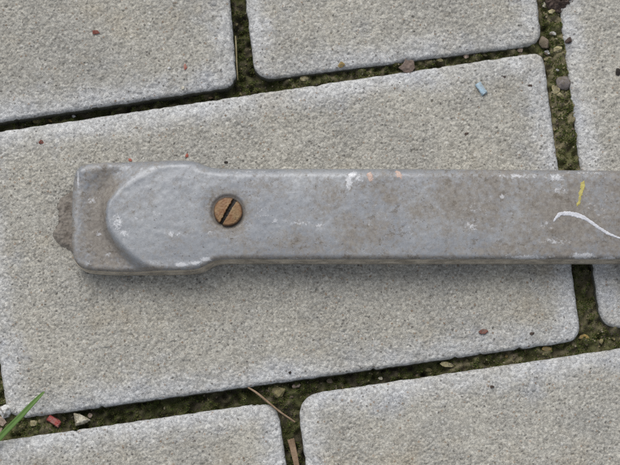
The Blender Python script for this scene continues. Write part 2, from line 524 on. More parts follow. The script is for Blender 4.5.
def make_paver(k, corners, radii, cell):
    poly = rounded(corners, radii, 0, k + 1)
    r = random.Random(k * 11 + 5)
    ox, oy = r.uniform(0, 1000), r.uniform(0, 1000)
    tx, ty = r.uniform(-.0008, .0008), r.uniform(-.0008, .0008)
    c = poly.mean(0); dz = r.uniform(-0.3, 0.1) * MM if k else 0
    def z(x, y, d):
        g = samp(N_GRAIN, x, y, ox, oy)
        g = np.where(g < 0, g * 1.45, g * 0.6)
        pit = -np.maximum(0, samp(N_FINE, x, y, oy, ox) - 1.7) * 0.35
        rim = sstep(7.5 * MM, 3 * MM, d)
        var = 0.8 + 0.35 * np.clip(samp(N_BIG, x, y, ox + 40, oy), -1.5, 1.5)
        gr = 0.26 * samp(N_CELL, x, y, ox, oy) + 0.11 * samp(N_CELL2, x, y, oy, ox) + 0.07 * g
        h = (var * gr + pit * 1.6) * (1 - 0.5 * rim) + 0.07 * samp(N_MID, x, y, ox, oy) + 0.10 * samp(N_BIG, x, y, oy, ox)
        w = 6.5 + 0.8 * samp(N_MID, x, y, ox + 90, oy)
        dm = d / MM
        ch = -0.95 * np.clip((w - dm) / w, 0, 1) ** 1.4
        ch = ch - 0.9 * np.clip((1.1 - dm) / 1.1, 0, 1) ** 2
        return (h + ch) * MM + dz + (x - c[0]) * tx + (y - c[1]) * ty
    o = solid('paver', poly, cell * MM, z, [(0.12 * MM, lambda x, y, q: q - 0.7 * MM), (0.2 * MM, lambda x, y, q: q - 2.2 * MM), (0.2 * MM, -14 * MM)],
              M_CON, pavement, reach=0.014, fine=(0.118, 0.090))
    o['tint'] = (1.0, 0.97, 0.99, 1.02, 1.0, 1.03, 1.0)[k]
    return o, poly

PV = [make_paver(k, *p) for k, p in enumerate(PAVERS)]

# ------------------------------------------------------------------ the bar
H = 14.0 * MM
OUT = [(70.5, 215), (71, 190), (72.5, 176), (76, 167), (84, 162.8), (100, 161.6), (140, 160.2), (178, 159.4), (190, 160), (198, 161.8),
       (205, 165), (213, 167.4), (228, 168.2), (330, 168), (480, 168.6), (620, 170), (900, 173.2),
       (900, 259.2), (620, 258.9), (450, 259), (300, 259), (228, 258.8), (216, 259.8), (209, 263), (202, 267.2), (193, 269.6), (170, 270.2),
       (110, 270.4), (88, 269.3), (78, 265.5), (72.5, 257.5), (71, 245)]
bar_poly = chaikin(GL(OUT, H - 1.5 * MM), 2)
_a = 0.5 * np.sum(bar_poly[:, 0] * np.roll(bar_poly[:, 1], -1) - np.roll(bar_poly[:, 0], -1) * bar_poly[:, 1])
if _a < 0: bar_poly = bar_poly[::-1]
ARC = chaikin(GL([(212, 157), (186, 160), (160, 164), (143, 173), (127, 182), (114, 195), (107, 205), (106.5, 224), (113, 235), (124, 248), (136, 259), (148, 266), (175, 276)], H), 1, False)

def bar_px(x, y):
    """plan units of a point on the upper face"""
    ry = np.asarray(y) - _c[1]; rz = H - _c[2]
    dep = ry * _f[1] + rz * _f[2]
    k = PX / DIST
    return 310 + np.asarray(x) / dep / k, 232.5 - (ry * _u[1] + rz * _u[2]) / dep / k

def bar_base(x, y):
    """height of the upper face before its edge is rounded"""
    p = np.stack([np.ravel(x), np.ravel(y)], 1)
    dl, _, side = near(p, ARC, False)
    dl = np.where(side < 0, dl, -dl)          # > 0 on the end side of the curved step
    dl = np.where(p[:, 0] > ARC[0][0], -0.02, dl)
    px, py = bar_px(p[:, 0], p[:, 1])
    mid = sstep(150, 190, py) * 0.75 + 0.25
    low = 3.4 * mid * sstep(-0.6 * MM, 3.2 * MM + 3.6 * MM * sstep(215, 170, py), dl) + 0.10 * np.clip(dl / MM, 0, 9) - 1.5 * sstep(4 * MM, 12 * MM, dl)
    lip = 0.08 * np.exp(-((dl + 1.1 * MM) / (0.9 * MM)) ** 2)
    dent = 0.05 * samp(N_BIG, p[:, 0], p[:, 1], 20, 30) + 0.020 * samp(N_MID, p[:, 0], p[:, 1], 20, 30)
    rough = 0.007 + 0.035 * sstep(0, 2 * MM, dl)
    # shallow scooped dish along the bar
    crown = -0.55 * (np.clip(np.abs(py - 214) / 46, 0, 1)) ** 2.5
    scr = np.sqrt((px - 228) ** 2 + (py - 211.5) ** 2)
    sink = -0.25 * sstep(30, 18, scr) - 1.0 * sstep(18.5, 15, scr) - 1.6 * sstep(14.2, 12.8, scr)
    return H + (-low + lip + dent + crown + sink + rough * samp(N_FINE, p[:, 0], p[:, 1], 3, 5)) * MM, dl

def bar_z(x, y, d):
    z, dl = bar_base(x, y)
    r = (3.4 - 1.9 * sstep(200, 235, bar_px(x, y)[1])) * MM
    q = np.clip(r - d, 0, r)
    return z - (r - np.sqrt(np.maximum(r * r - q * q * 0.94, 0)))

def blobs(px, py, L):
    w = np.zeros_like(px)
    for (cx, cy, rx, ry, s) in L:
        w = np.maximum(w, s * np.exp(-(((px - cx) / rx) ** 2 + ((py - cy) / ry) ** 2)))
    return w

WEAR_HIGHLIGHT = [(117, 222, 7, 12, .62), (124, 233, 7, 6, .6), (77, 178, 1.6, 9, .95), (91, 199, 5, 5, .6), (106, 253, 4, 3, .7), (97, 233, 4, 4, .6),  # narrow upright entry on the end rim: highlight of the rounded edge, painted
        (138, 218, 6, 4, .45), (155, 213, 5, 4, .45), (172, 234, 9, 3.5, .66), (210, 233, 5, 4, .5), (181, 264, 7, 2.6, 1.1), (195, 263, 8, 2.2, .8), (206, 259, 5, 2.4, 1.1),
        (150, 262, 12, 2.5, .45), (276, 221, 5, 3, .6), (300, 223, 14, 3.5, .52), (320, 225, 6, 3, .6), (262, 213, 14, 9, .34),
        (352, 174, 5, 4, 1.0), (349, 181, 4, 9, .95), (358, 178, 7, 5, .62), (250, 171, 40, 2.5, .34), (515, 176, 26, 3, .62), (556, 177, 10, 5, .7), (590, 172, 26, 3, .5),  # long faint entry beside the far edge: painted highlight line; others are rubbed paint
        (502, 196, 2.4, 3.4, .95), (470, 226, 10, 10, .52), (560, 190, 9, 7, .5), (528, 257, 28, 2.6, .80), (583, 256, 15, 3.4, .92), (610, 258, 12, 2.6, .7),
        (300, 259, 20, 1.8, .5), (555, 241, 20, 4, .5), (440, 258, 30, 1.6, .4), (85, 262, 6, 4, .4), (600, 210, 20, 16, .30), (545, 225, 8, 5, .5), (480, 205, 26, 14, .30), (400, 230, 40, 14, .22)]
DIRT = [(228, 212, 19, 19, .95), (233, 224, 14, 10, .6), (226, 226, 22, 10, .35), (470, 200, 70, 40, .50), (560, 215, 60, 45, .60), (640, 215, 60, 60, .62), (390, 198, 10, 8, .55), (362, 232, 40, 20, .40),
        (300, 245, 60, 14, .34), (265, 186, 20, 8, .28), (400, 190, 60, 20, .28), (575, 190, 16, 20, .6), (330, 200, 20, 20, .25), (505, 250, 80, 10, .5)]

def bar_attrs(x, y, d, z, w):
    px, py = bar_px(x, y)
    _, dl = bar_base(x, y)
    dirt = blobs(px, py, DIRT)
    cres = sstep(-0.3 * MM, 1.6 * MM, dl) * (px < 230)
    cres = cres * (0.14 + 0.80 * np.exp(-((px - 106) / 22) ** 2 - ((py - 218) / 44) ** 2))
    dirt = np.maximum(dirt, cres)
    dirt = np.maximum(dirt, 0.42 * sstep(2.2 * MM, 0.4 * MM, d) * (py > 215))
    return {'dirt': dirt, 'wear_highlight': blobs(px, py, WEAR_HIGHLIGHT), 'wall': w * sstep(222, 246, py), 'edge': d / MM}

bar = bpy.data.objects.new('metal_bar', None)
COL.objects.link(bar)
bar.empty_display_size = 0.02
bar['label'] = 'grey painted metal bar with a wide rounded end lying across the paving'
bar['category'] = 'metal bar'
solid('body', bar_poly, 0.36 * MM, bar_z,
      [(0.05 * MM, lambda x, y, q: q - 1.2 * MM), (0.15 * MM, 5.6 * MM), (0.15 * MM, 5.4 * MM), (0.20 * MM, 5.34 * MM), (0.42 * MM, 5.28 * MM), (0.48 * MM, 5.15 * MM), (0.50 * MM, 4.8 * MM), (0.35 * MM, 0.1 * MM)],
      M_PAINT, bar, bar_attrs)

# rough torn edge at the end of the bar
TONGUE = [(78, 187), (67, 192), (61, 196), (56.5, 200), (55, 206), (57, 211), (58.5, 216), (57, 221), (54.5, 226), (52, 230), (51.5, 235), (55, 239.5), (58, 243), (64, 246.5), (69, 250), (78, 252)]
tg_poly = chaikin(GL(TONGUE, 4 * MM), 1)
tg_poly = tg_poly[::-1] if 0.5 * np.sum(tg_poly[:, 0] * np.roll(tg_poly[:, 1], -1) - np.roll(tg_poly[:, 0], -1) * tg_poly[:, 1]) < 0 else tg_poly
tg_poly = resample(tg_poly, 0.6 * MM)
tg_poly = tg_poly + 0.30 * MM * np.stack([samp(N_FINE, tg_poly[:, 0], tg_poly[:, 1], 9, 1), samp(N_FINE, tg_poly[:, 0], tg_poly[:, 1], 1, 9)], 1)
def tongue_z(x, y, d):
    px, _ = bar_px(x, y)
    z = 1.5 + 3.4 * sstep(62, 82, px) + 0.10 * samp(N_MID, x, y, 77, 5) + 0.13 * samp(N_FINE, x, y) + 0.05 * samp(N_GRAIN, x, y)
    return (z - 1.3 * np.clip(1 - d / (1.6 * MM), 0, 1) ** 2) * MM
tongue = solid('torn_edge', tg_poly, 0.3 * MM, tongue_z, [(0, 0.3 * MM)], M_BURR, bar)
tongue['label'] = 'rough brown torn edge at the end of the bar'

# slotted screw
def screw_at(p, r, ang):
    cx, cy = G(p, H)
    c = 0.1 * MM
    n = int(r / c)
    rings = 26; seg = 96
    zc = float(bar_base(np.array([cx + r * 1.6]), np.array([cy]))[0][0]) - 0.35 * MM
    poly = np.array([[cx + r * math.cos(a) * (1 + .012 * math.sin(3 * a + 1)), cy + r * math.sin(a) * (1 + .012 * math.sin(3 * a + 1))] for a in np.linspace(0, 2 * math.pi, seg, endpoint=False)])
    ca, sa = math.cos(ang), math.sin(ang)
    def sl(x, y):
        v = -(x - cx) * sa + (y - cy) * ca
        return sstep(0.74 * MM, 0.56 * MM, np.abs(v + 0.10 * MM * samp(N_FINE, x, y)))
    def z(x, y, d):
        rr = np.hypot(x - cx, y - cy) / r
        h = 1.25 - 0.50 * rr ** 2 - 0.30 * np.clip(1 - d / (0.7 * MM), 0, 1) ** 2 + 0.010 * samp(N_GRAIN, x, y) + 0.04 * samp(N_FINE, x, y, 60, 0)
        return zc + (h - 1.7 * sl(x, y)) * MM
    def at(x, y, d, zz, w):
        return {'slot': sl(x, y) * (1 - w * .5), 'edge': d / MM, 'wall': w}
    s = solid('screw', poly, 0.11 * MM, z, [(0, zc - 2.4 * MM)], M_SCREW, bar, at)
    s['label'] = 'rusty slotted screw head'
    return s
screw_at((228, 211.5), 14.0 * PX, math.radians(60))

# paint marks lying on the upper face
def surf(x, y):
    p = np.stack([np.ravel(x), np.ravel(y)], 1)
    d, _ = sdf(p, bar_poly)
    return bar_z(p[:, 0], p[:, 1], np.maximum(d, 0))

def mark(name, outline, mat, label, thick=0.10, rough=0.25, seed=0, iters=1):
    poly = resample(chaikin(GL(outline, H), iters), 0.35 * MM)
    if 0.5 * np.sum(poly[:, 0] * np.roll(poly[:, 1], -1) - np.roll(poly[:, 0], -1) * poly[:, 1]) < 0: poly = poly[::-1]
    poly = poly + rough * MM * np.stack([samp(N_GRAIN, poly[:, 0], poly[:, 1], seed, 1), samp(N_GRAIN, poly[:, 0], poly[:, 1], 1, seed)], 1)
    o = solid(name, poly, 0.2 * MM, lambda x, y, d: surf(x, y) + (thick * np.clip(0.3 + d / (0.4 * MM), 0, 1) + 0.02 * samp(N_GRAIN, x, y)) * MM,
              [(0, lambda x, y, q: surf(x, y) - 0.1 * MM)], mat, bar)
    o['label'] = label
    return o

M_WHITE = grain_mat('dried_white_paint', (0.50, 0.51, 0.55), (0.68, 0.69, 0.72), 700, 0.5)
M_YELLOW = grain_mat('dried_yellow_paint', (0.38, 0.33, 0.10), (0.54, 0.48, 0.16), 900, 0.6)
M_PINK = grain_mat('pale_pink_paint', (0.46, 0.33, 0.27), (0.60, 0.48, 0.42), 900, 0.6)
mark('paint_streak', [(552.5, 222.5), (555, 217), (559, 212), (566, 211.3), (576, 212.3), (584, 215.2), (590, 219.6), (598, 225.5), (606, 231), (614, 235), (624, 238.5), (640, 243), (640, 244.5),
                      (622, 239.8), (612, 236.6), (604, 232.8), (596, 227.8), (588, 222), (582, 218.8), (574, 216.6), (566, 215.4), (560, 216), (556, 220)], M_WHITE, 'thin white paint streak', 0.12, 0.11, 3)
mark('paint_mark', [(581.5, 180.8), (585.3, 180.5), (585.3, 186), (583.2, 191), (581.6, 196), (580.6, 200), (579.4, 206), (576.8, 207), (577.4, 201.5), (578.8, 196.5), (580, 189)], M_YELLOW, 'slanted yellow paint mark', 0.04, 0.26, 7)
mark('paint_mark', [(366, 174), (373, 172.5), (373.5, 177), (372, 182), (368.5, 182.5), (368, 178)], M_PINK, 'pale pink paint spot beside the white rubbed patch', 0.04, 0.5, 9)
mark('paint_mark', [(394, 169.8), (399.5, 170), (402, 173.5), (404, 176.5), (401, 179), (398, 175.5), (395, 173)], M_PINK, 'pale pink paint chip at the far edge', 0.04, 0.5, 29)

# ------------------------------------------------------------------ loose things
def tag(o, label, cat, group=None):
    o['label'] = label; o['category'] = cat
    if group: o['group'] = group
    return o

def ground_z(x, y):
    """top of whatever is at x, y: paver face or joint soil"""
    p = np.array([[x, y]])
    for k, (o, poly) in enumerate(PV):
        if inside(p, poly)[0]:
            d = near(p, poly)[0][0] / MM
            return -0.95 * MM * max(0, (6.5 - d) / 6.5) ** 1.4
    return float(soil_z(np.array([x]), np.array([y]))[0])

def stone_mesh(seed, dims, flat=0.0, pts=16, bev=0.12, round_=False):
    r = random.Random(seed)
    bm = bmesh.new()
    if round_:
        bmesh.ops.create_icosphere(bm, subdivisions=3, radius=0.5)
        for v in bm.verts:
            c = v.co.normalized()
            v.co = c * (0.5 + 0.05 * math.sin(5 * c.x + seed) * math.cos(4 * c.y) + 0.03 * math.sin(9 * c.z + 3 * c.x))
    else:
        for _ in range(pts):
            v = Vector((r.gauss(0, 1), r.gauss(0, 1), r.gauss(0, 1))).normalized() * r.uniform(0.42, 0.52)
            bm.verts.new(v)
        h = bmesh.ops.convex_hull(bm, input=list(bm.verts))
        dead = [e for e in set(h['geom_interior'] + h['geom_unused']) if isinstance(e, bmesh.types.BMVert) and e.is_valid]
        bmesh.ops.delete(bm, geom=dead, context='VERTS')
        bmesh.ops.bevel(bm, geom=list(bm.edges), offset=0.05, segments=1, affect='EDGES', clamp_overlap=True)
        bmesh.ops.subdivide_edges(bm, edges=list(bm.edges), cuts=1, use_grid_fill=True)
        for v in bm.verts:
            v.co += Vector((r.gauss(0, 1), r.gauss(0, 1), r.gauss(0, 1))) * 0.008
    for v in bm.verts:
        v.co = Vector((v.co.x * dims[0], v.co.y * dims[1], v.co.z * dims[2]))
    me = bpy.data.meshes.new('stone')
    bmesh.ops.recalc_face_normals(bm, faces=list(bm.faces))
    bm.to_mesh(me); bm.free()
    if round_:
        me.polygons.foreach_set('use_smooth', np.ones(len(me.polygons), bool))
    return me

MC = {
    'yellow': grain_mat('yellow_stone', (0.30, 0.26, 0.13), (0.46, 0.42, 0.26)),
    'cream': grain_mat('cream_stone', (0.50, 0.46, 0.34), (0.66, 0.63, 0.53)),
    'white': grain_mat('white_stone', (0.55, 0.56, 0.56), (0.72, 0.72, 0.71)),
    'grey': grain_mat('grey_stone', (0.13, 0.115, 0.11), (0.23, 0.205, 0.195)),
    'brown': grain_mat('brown_stone', (0.15, 0.115, 0.085), (0.24, 0.19, 0.15)),
    'pink': grain_mat('pinkish_stone', (0.33, 0.25, 0.20), (0.45, 0.36, 0.30)),
    'olive': grain_mat('olive_stone', (0.16, 0.14, 0.06), (0.27, 0.24, 0.12)),
    'amber': grain_mat('amber_stone', (0.24, 0.16, 0.05), (0.38, 0.28, 0.10)),
    'red': grain_mat('red_plastic', (0.24, 0.030, 0.030), (0.36, 0.065, 0.055), 600, 0.5),
    'brick': grain_mat('brick_red', (0.34, 0.085, 0.060), (0.46, 0.16, 0.12)),
    'maroon': grain_mat('dark_red_brick', (0.13, 0.040, 0.030), (0.22, 0.075, 0.055)),
    'blue': grain_mat('pale_blue_plastic', (0.30, 0.44, 0.54), (0.42, 0.55, 0.64), 700, 0.5),
    'black': grain_mat('black_crumb', (0.020, 0.017, 0.015), (0.045, 0.038, 0.032)),
    'leaf': grain_mat('dry_leaf', (0.11, 0.082, 0.066), (0.20, 0.155, 0.130), 500),
    'clod': grain_mat('dark_bark', (0.045, 0.032, 0.026), (0.12, 0.090, 0.075), 420, 0.9, 0.0008),
    'straw': grain_mat('dry_straw', (0.20, 0.17, 0.09), (0.33, 0.29, 0.18), 500),
    'twig': grain_mat('dry_twig', (0.20, 0.135, 0.085), (0.32, 0.23, 0.155), 500),
}

def stone(name, p, w, h, mat, label, cat='pebble', zt=0.6, rot=0.0, seed=None, group=None, lift=0.0, on=None, **kw):
    """w, h: size along and across in plan units"""
    seed = seed if seed is not None else int(p[0] * 7 + p[1] * 13)
    x, y = G(p, 0 if on is None else on)
    g = ground_z(x, y)
    x, y = G(p, g)
    t = min(w, h) * zt * PX
    o = link(name, stone_mesh(seed, (w * PX * 1.22, h * PX * 1.22, t), **kw), MC[mat])
    o.location = (x, y, g + t * 0.36 + lift * MM)
    o.rotation_euler = (0, 0, math.radians(rot))
    return tag(o, label, cat, group)

ST = [
    # joint on the right
    ((544.5, 5), 8, 10, 'cream', 'small cream angular stone at the top of the filled right-hand joint', 20),
    ((551.5, 12), 7, 5, 'yellow', 'small yellowish stone just below the dark bark lump in the joint', 10),
    ((552.5, 34), 6, 5, 'white', 'tiny whitish stone above the brown stone in the joint crossing', 0),
    ((546, 43), 13, 14, 'brown', 'brown grey lump of stone filling the joint crossing', 20),
    ((547, 52.5), 8, 4, 'white', 'white shard against the brown stone in the joint crossing', -35),
    ((557.5, 50), 9, 7, 'yellow', 'pale yellow stone right of the brown stone in the joint', 10),
    ((546, 58), 11, 7, 'yellow', 'flat yellow green stone at the corner of the middle paver', 10),
    ((558, 70), 5, 4, 'white', 'tiny pale stone halfway down the filled right-hand joint', 0),
    ((555, 90), 8, 11, 'yellow', 'angular yellow stone left of the round dark pebble', 35),
    ((559, 95), 8, 6, 'yellow', 'wedge of yellow stone below the round dark pebble', -30),
    ((568, 41), 7, 9, 'clod', 'dark brown crumb at the edge of the right-hand paver', 0),
    # upper joint
    ((304.5, 79), 9, 7, 'yellow', 'yellow stone in the upper joint near the paver corner', -10),
    ((341, 65), 7, 6, 'amber', 'small tan stone on the lower lip of the upper middle paver', 0),
    ((426, 61), 8, 4, 'olive', 'olive stone sliver in the upper joint right of the dry leaf', -8),
    ((440, 60), 7, 4, 'yellow', 'narrow yellow stone in the upper joint between leaf and blue chip', -8),
    ((466, 56), 7, 6, 'pink', 'tan stone in the upper joint above the blue chip', 10),
    ((484, 54.5), 8, 4, 'yellow', 'small yellow stone in the upper joint right of the tan one', -8),
    ((519.5, 50.5), 8, 6, 'pink', 'pinkish stone at the right end of the upper joint', 0),
    # left end of the upper joint
    ((38, 121), 10, 7, 'olive', 'yellow green stone at the left end of the upper joint', 0),
    ((52, 121), 9, 4, 'amber', 'thin brown stone beside the yellow green stone in the joint', -8),
    ((74, 116.3), 4, 3.5, 'white', 'tiny white grain in the upper left joint', 0),
    ((206, 97), 13, 3.5, 'twig', 'flat tan sliver in the joint left of the paver corner', -9),
    # lower joint
    ((33, 423), 9, 6, 'yellow', 'small yellow stone in the lower joint beside the grass blade', 5),
    ((64.5, 418), 6, 4.5, 'olive', 'small olive stone between the red stick and the cream chip', 0),
    ((90, 415.5), 5, 4.5, 'pink', 'tiny tan stone right of the cream chip', 0),
    ((278, 391.5), 14, 12, 'olive', 'rounded olive brown stone at the lower joint crossing', 0),
    ((296, 386), 8, 4.5, 'pink', 'pale oval stone right of the lower joint crossing', 15),
    ((291, 397), 5, 6, 'brown', 'small brown stone below the pale oval one at the crossing', 0),
    ((330, 381), 8, 5, 'brown', 'brown grain in the lower joint right of the crossing', 0),
    ((380.5, 378.5), 5, 3.5, 'cream', 'tiny cream grain in the lower joint right of its middle', -10),
    ((447, 364.5), 12, 5, 'yellow', 'yellow stone in the lower joint below the dark red leaf bit', -10),
    ((428, 370), 9, 5, 'olive', 'mossy stone left of the yellow stone in the lower joint', -10),
    ((507, 356), 7, 4, 'amber', 'small amber stone in the lower joint right of the red leaf bit', -5),
    ((547, 349), 11, 6, 'amber', 'brownish orange stone in the lower joint by the paver corner', -5),
    ((583.5, 337.5), 11, 6, 'amber', 'golden stone below the corner of the middle paver', -5),
    ((591, 347.5), 7, 4.5, 'yellow', 'yellow stone under the golden one in the lower right joint', -5),
    ((601, 341), 4, 6, 'olive', 'small olive grain right of the golden stone', 0),
    ((614, 338), 5, 5, 'olive', 'olive grain in the joint at the right edge', 0),
]
for (p, w, h, m, lab, rot) in ST:
    stone('pebble', p, w, h, m, lab, rot=rot, zt=0.7)
stone('pebble', (562.5, 84), 13, 12, 'grey', 'round dark grey pebble in the filled right-hand joint', round_=True, zt=0.8)
def slab(name, outline, mat, label, cat, z0, hgt, lean=(0, 0), facet=0.25, seed=0):
    """angular chip of stone with a sloping broken face"""
    poly = GL(outline, z0 * MM)
    if 0.5 * np.sum(poly[:, 0] * np.roll(poly[:, 1], -1) - np.roll(poly[:, 0], -1) * poly[:, 1]) < 0: poly = poly[::-1]
    c = poly.mean(0); poly = resample(poly, 0.4 * MM)
    poly = poly + 0.06 * MM * np.stack([samp(N_GRAIN, poly[:, 0], poly[:, 1], seed, 3), samp(N_GRAIN, poly[:, 0], poly[:, 1], 3, seed)], 1)
    def z(x, y, d):
        a1 = hgt + (lean[0] * (x - c[0]) + lean[1] * (y - c[1])) / MM
        a2 = hgt + facet * 2 + (-lean[1] * 2.2 * (x - c[0]) + lean[0] * 2.2 * (y - c[1])) / MM
        a3 = hgt * 0.55 + 1.3 * d / MM
        return (z0 + np.minimum(np.minimum(a1, a2), a3) + 0.04 * samp(N_GRAIN, x, y, seed, seed)) * MM
    return tag(solid(name, poly, 0.2 * MM, z, [(0.1 * MM, z0 * MM)], MC[mat], None), label, cat)
slab('stone_chip', [(73.8, 412.8), (80, 414.2), (85, 417), (91, 420), (84, 423.8), (76, 426), (75, 420)], 'cream', 'large cream angular chip in the lower joint', 'stone chip', -4.5, 2.6, (0.10, 0.12), 0.3, 5)
slab('stone_chip', [(0.5, 407), (8, 404.2), (15.5, 407.5), (12.5, 411), (10, 417), (4, 418.5), (1, 414)], 'white', 'white angular stone beside the grass blade at the paver corner', 'stone chip', -3.5, 4.2, (0.12, -0.16), 0.3, 8)
stone('stone_chip', (2.5, 421.5), 13, 8, 'pink', 'pinkish brown stone under the white one by the grass', 'stone chip', zt=0.6, rot=-35, seed=9, pts=9, lift=1)
stone('stone_chip', (0.5, 431), 8, 8, 'pink', 'pale pink stone behind the lower end of the grass blade', 'stone chip', zt=0.6, seed=14, pts=9, lift=0.6)

# crumbs on the pavers
CR = [
    ((187, 155.5), 4.5, 5, 'brick', 'bright red crumb just above the bar at its shoulder'),
    ((130, 160), 5, 3.5, 'brick', 'small red crumb touching the upper edge of the wide end'),
    ((185, 67), 4, 7, 'brick', 'faint red crumb near the edge of the upper left paver'),
    ((41.5, 142), 8, 5, 'maroon', 'rust brown crumb on the middle paver near the upper left joint'),
    ((95.5, 32.5), 10, 5, 'maroon', 'dark reddish crumb on the upper left paver'),
    ((226, 162.5), 4.5, 4, 'black', 'black speck on the paver just above the bar'),
    ((617.5, 72), 7, 9, 'black', 'black crumb on the right-hand paver at the picture edge'),
    ((467, 134), 6, 4.5, 'clod', 'dark brown crumb on the paver below the blue chip'),
    ((503, 77), 9, 4, 'clod', 'dark flat crumb on the middle paver right of the blue chip'),
    ((530, 86), 6, 4, 'clod', 'small brown crumb near the right edge of the middle paver'),
    ((532, 333.5), 5, 4, 'clod', 'small dark crumb right of the dark red leaf bit'),
    ((290, 372.5), 3.5, 3.5, 'black', 'black dot on the middle paver above the lower crossing'),
    ((492, 387), 5, 4, 'clod', 'dark crumb on the lower right paver'),
    ((183, 68 + 20), 4, 4, 'cream', 'pale yellow grain on the edge of the upper left paver'),
    ((170, 68), 6, 3, 'white', 'white grain beside the faint red crumb'),
]
for (p, w, h, m, lab) in CR:
    stone('crumb', p, w * 0.85, h * 0.85, m, lab, 'crumb', zt=0.45)

def prism(name, p, L, Wd, T, rot, mat, label, cat, lift=0.0, tilt=0.0, taper=1.0, z=None):
    x, y = G(p); g = ground_z(x, y); x, y = G(p, g)
    bm = bmesh.new()
    bmesh.ops.create_cube(bm, size=1)
    bmesh.ops.subdivide_edges(bm, edges=list(bm.edges), cuts=3, use_grid_fill=True)
    r = random.Random(int(p[0]))
    for v in bm.verts:
        k = 1 - (1 - taper) * (v.co.x + 0.5)
        v.co = Vector((v.co.x * L * PX, v.co.y * Wd * PX * k, v.co.z * T * PX)) + Vector((r.gauss(0, 1), r.gauss(0, 1), r.gauss(0, .6))) * 0.03 * Wd * PX
    bmesh.ops.bevel(bm, geom=[e for e in bm.edges if len(e.link_faces) == 2 and e.calc_face_angle(0) > 1.0], offset=0.12 * min(Wd, T) * PX, segments=2, affect='EDGES')
    me = bpy.data.meshes.new(name); bm.to_mesh(me); bm.free()
    o = link(name, me, MC[mat])
    o.location = (x, y, g + T * PX * 0.5 + lift * MM)
    o.rotation_euler = (0, math.radians(tilt), math.radians(rot))
    return tag(o, label, cat)
prism('plastic_chip', (481, 89), 13, 6, 4, -56, 'blue', 'pale blue plastic chip on the middle paver', 'plastic chip', lift=0.1)
prism('plastic_stick', (54.5, 421), 13.5, 6, 5, -33, 'red', 'short red stick lying in the lower joint', 'plastic stick', lift=0.5)
prism('wood_sliver', (294.5, 455), 32, 6.5, 4, -77, 'twig', 'tan wood sliver lying in the joint at the bottom edge', 'wood sliver', lift=0.2, taper=0.7)

def leaf(name, outline, mat, label, cat, curl=0.8, lift=0.4, it=1):
    pts = GL(outline); c = pts.mean(0)
    poly = resample(chaikin(pts, it), 0.5 * MM)
    poly = poly + 0.12 * MM * np.stack([samp(N_GRAIN, poly[:, 0], poly[:, 1]), samp(N_GRAIN, poly[:, 0], poly[:, 1], 9, 30)], 1)
    if 0.5 * np.sum(poly[:, 0] * np.roll(poly[:, 1], -1) - np.roll(poly[:, 0], -1) * poly[:, 1]) < 0: poly = poly[::-1]
    g = ground_z(*c); g = max(g, -1.2 * MM)
    def z(x, y, d):
        return g + (lift + curl * (((x - c[0]) / (3 * MM)) ** 2 - 0.6 * ((y - c[1]) / (3 * MM)) ** 2) * 0.5 + 0.12 * samp(N_FINE, x, y, 4, 2) + 0.3) * MM
    o = solid(name, poly, 0.25 * MM, z, [(0, lambda x, y, q: q - 0.25 * MM)], MC[mat], None)
    return tag(o, label, cat)
leaf('dry_leaf', [(398.5, 67.5), (404, 63), (405.5, 57.5), (409, 60), (413.8, 59.5), (415, 68.5), (408.7, 74), (403, 71)], 'leaf', 'small brown dry leaf bit over the upper joint', 'leaf', it=0)
leaf('dry_leaf', [(478, 332), (481, 329.5), (486, 329), (488.5, 331.5), (485, 334), (480, 334)], 'maroon', 'dark red leaf bit near the lower edge of the middle paver', 'leaf', 0.5, 0.2)

def clod(p, label):
    poly = chaikin(GL([(546, -14), (545, -2), (549, 8), (556, 12.5), (564, 12), (571, 7), (577, 1), (582, -6), (580, -16), (565, -22)]), 2)
    if 0.5 * np.sum(poly[:, 0] * np.roll(poly[:, 1], -1) - np.roll(poly[:, 0], -1) * poly[:, 1]) < 0: poly = poly[::-1]
    c = poly.mean(0)
    def z(x, y, d):
        return (-3.0 + 4.8 * np.sqrt(np.clip(d / (5 * MM), 0, 1)) + 0.45 * samp(N_FINE, x, y) + 0.3 * samp(N_GRAIN, x, y)) * MM
    return tag(solid('bark_lump', poly, 0.3 * MM, z, [(-0.5 * MM, -4.5 * MM)], MC['clod'], None), label, 'bark')
clod((560, 3), 'dark brown lump of bark over the right-hand joint at the top')

def tube(name, pts, radii, mat, label, cat, seg=7, parent=None):
    P = chaikin(np.array(pts), 3, False)
    R = np.interp(np.linspace(0, 1, len(P)), np.linspace(0, 1, len(radii)), radii)
    V, F = [], []
    for k in range(len(P)):
        t = Vector(P[min(k + 1, len(P) - 1)] - P[max(k - 1, 0)]).normalized()
        a = t.cross(Vector((0, 0, 1))).normalized(); b = a.cross(t)
        for s in range(seg):
            an = 2 * math.pi * s / seg
            q = Vector(P[k]) + (a * math.cos(an) + b * math.sin(an)) * R[k]
            V.append(q[:])
    for k in range(len(P) - 1):
        for s in range(seg):
            F.append((k * seg + s, k * seg + (s + 1) % seg, (k + 1) * seg + (s + 1) % seg, (k + 1) * seg + s))
    return tag(link(name, mesh_np(name, V, F), mat), label, cat)

def P3(p, z): return (*G(p, z * MM), z * MM)
tube('twig', [P3((248, 387.5), -1.6), P3((256, 392), -1.0), P3((268, 402), -0.2), P3((280, 412), -0.4), P3((295, 422), -1.2)], [0.25 * MM, 0.42 * MM, 0.35 * MM, 0.3 * MM], MC['twig'], 'thin brown twig crossing the lower joint crossing', 'twig')
tube('straw', [P3((235.5, 36), -3.2), P3((236.3, 48), -2.8), P3((236.6, 62), -2.8), P3((237.8, 80), -3.4)], [0.2 * MM, 0.32 * MM, 0.3 * MM, 0.15 * MM], MC['straw'], 'thin straw standing along the upper vertical joint', 'straw')

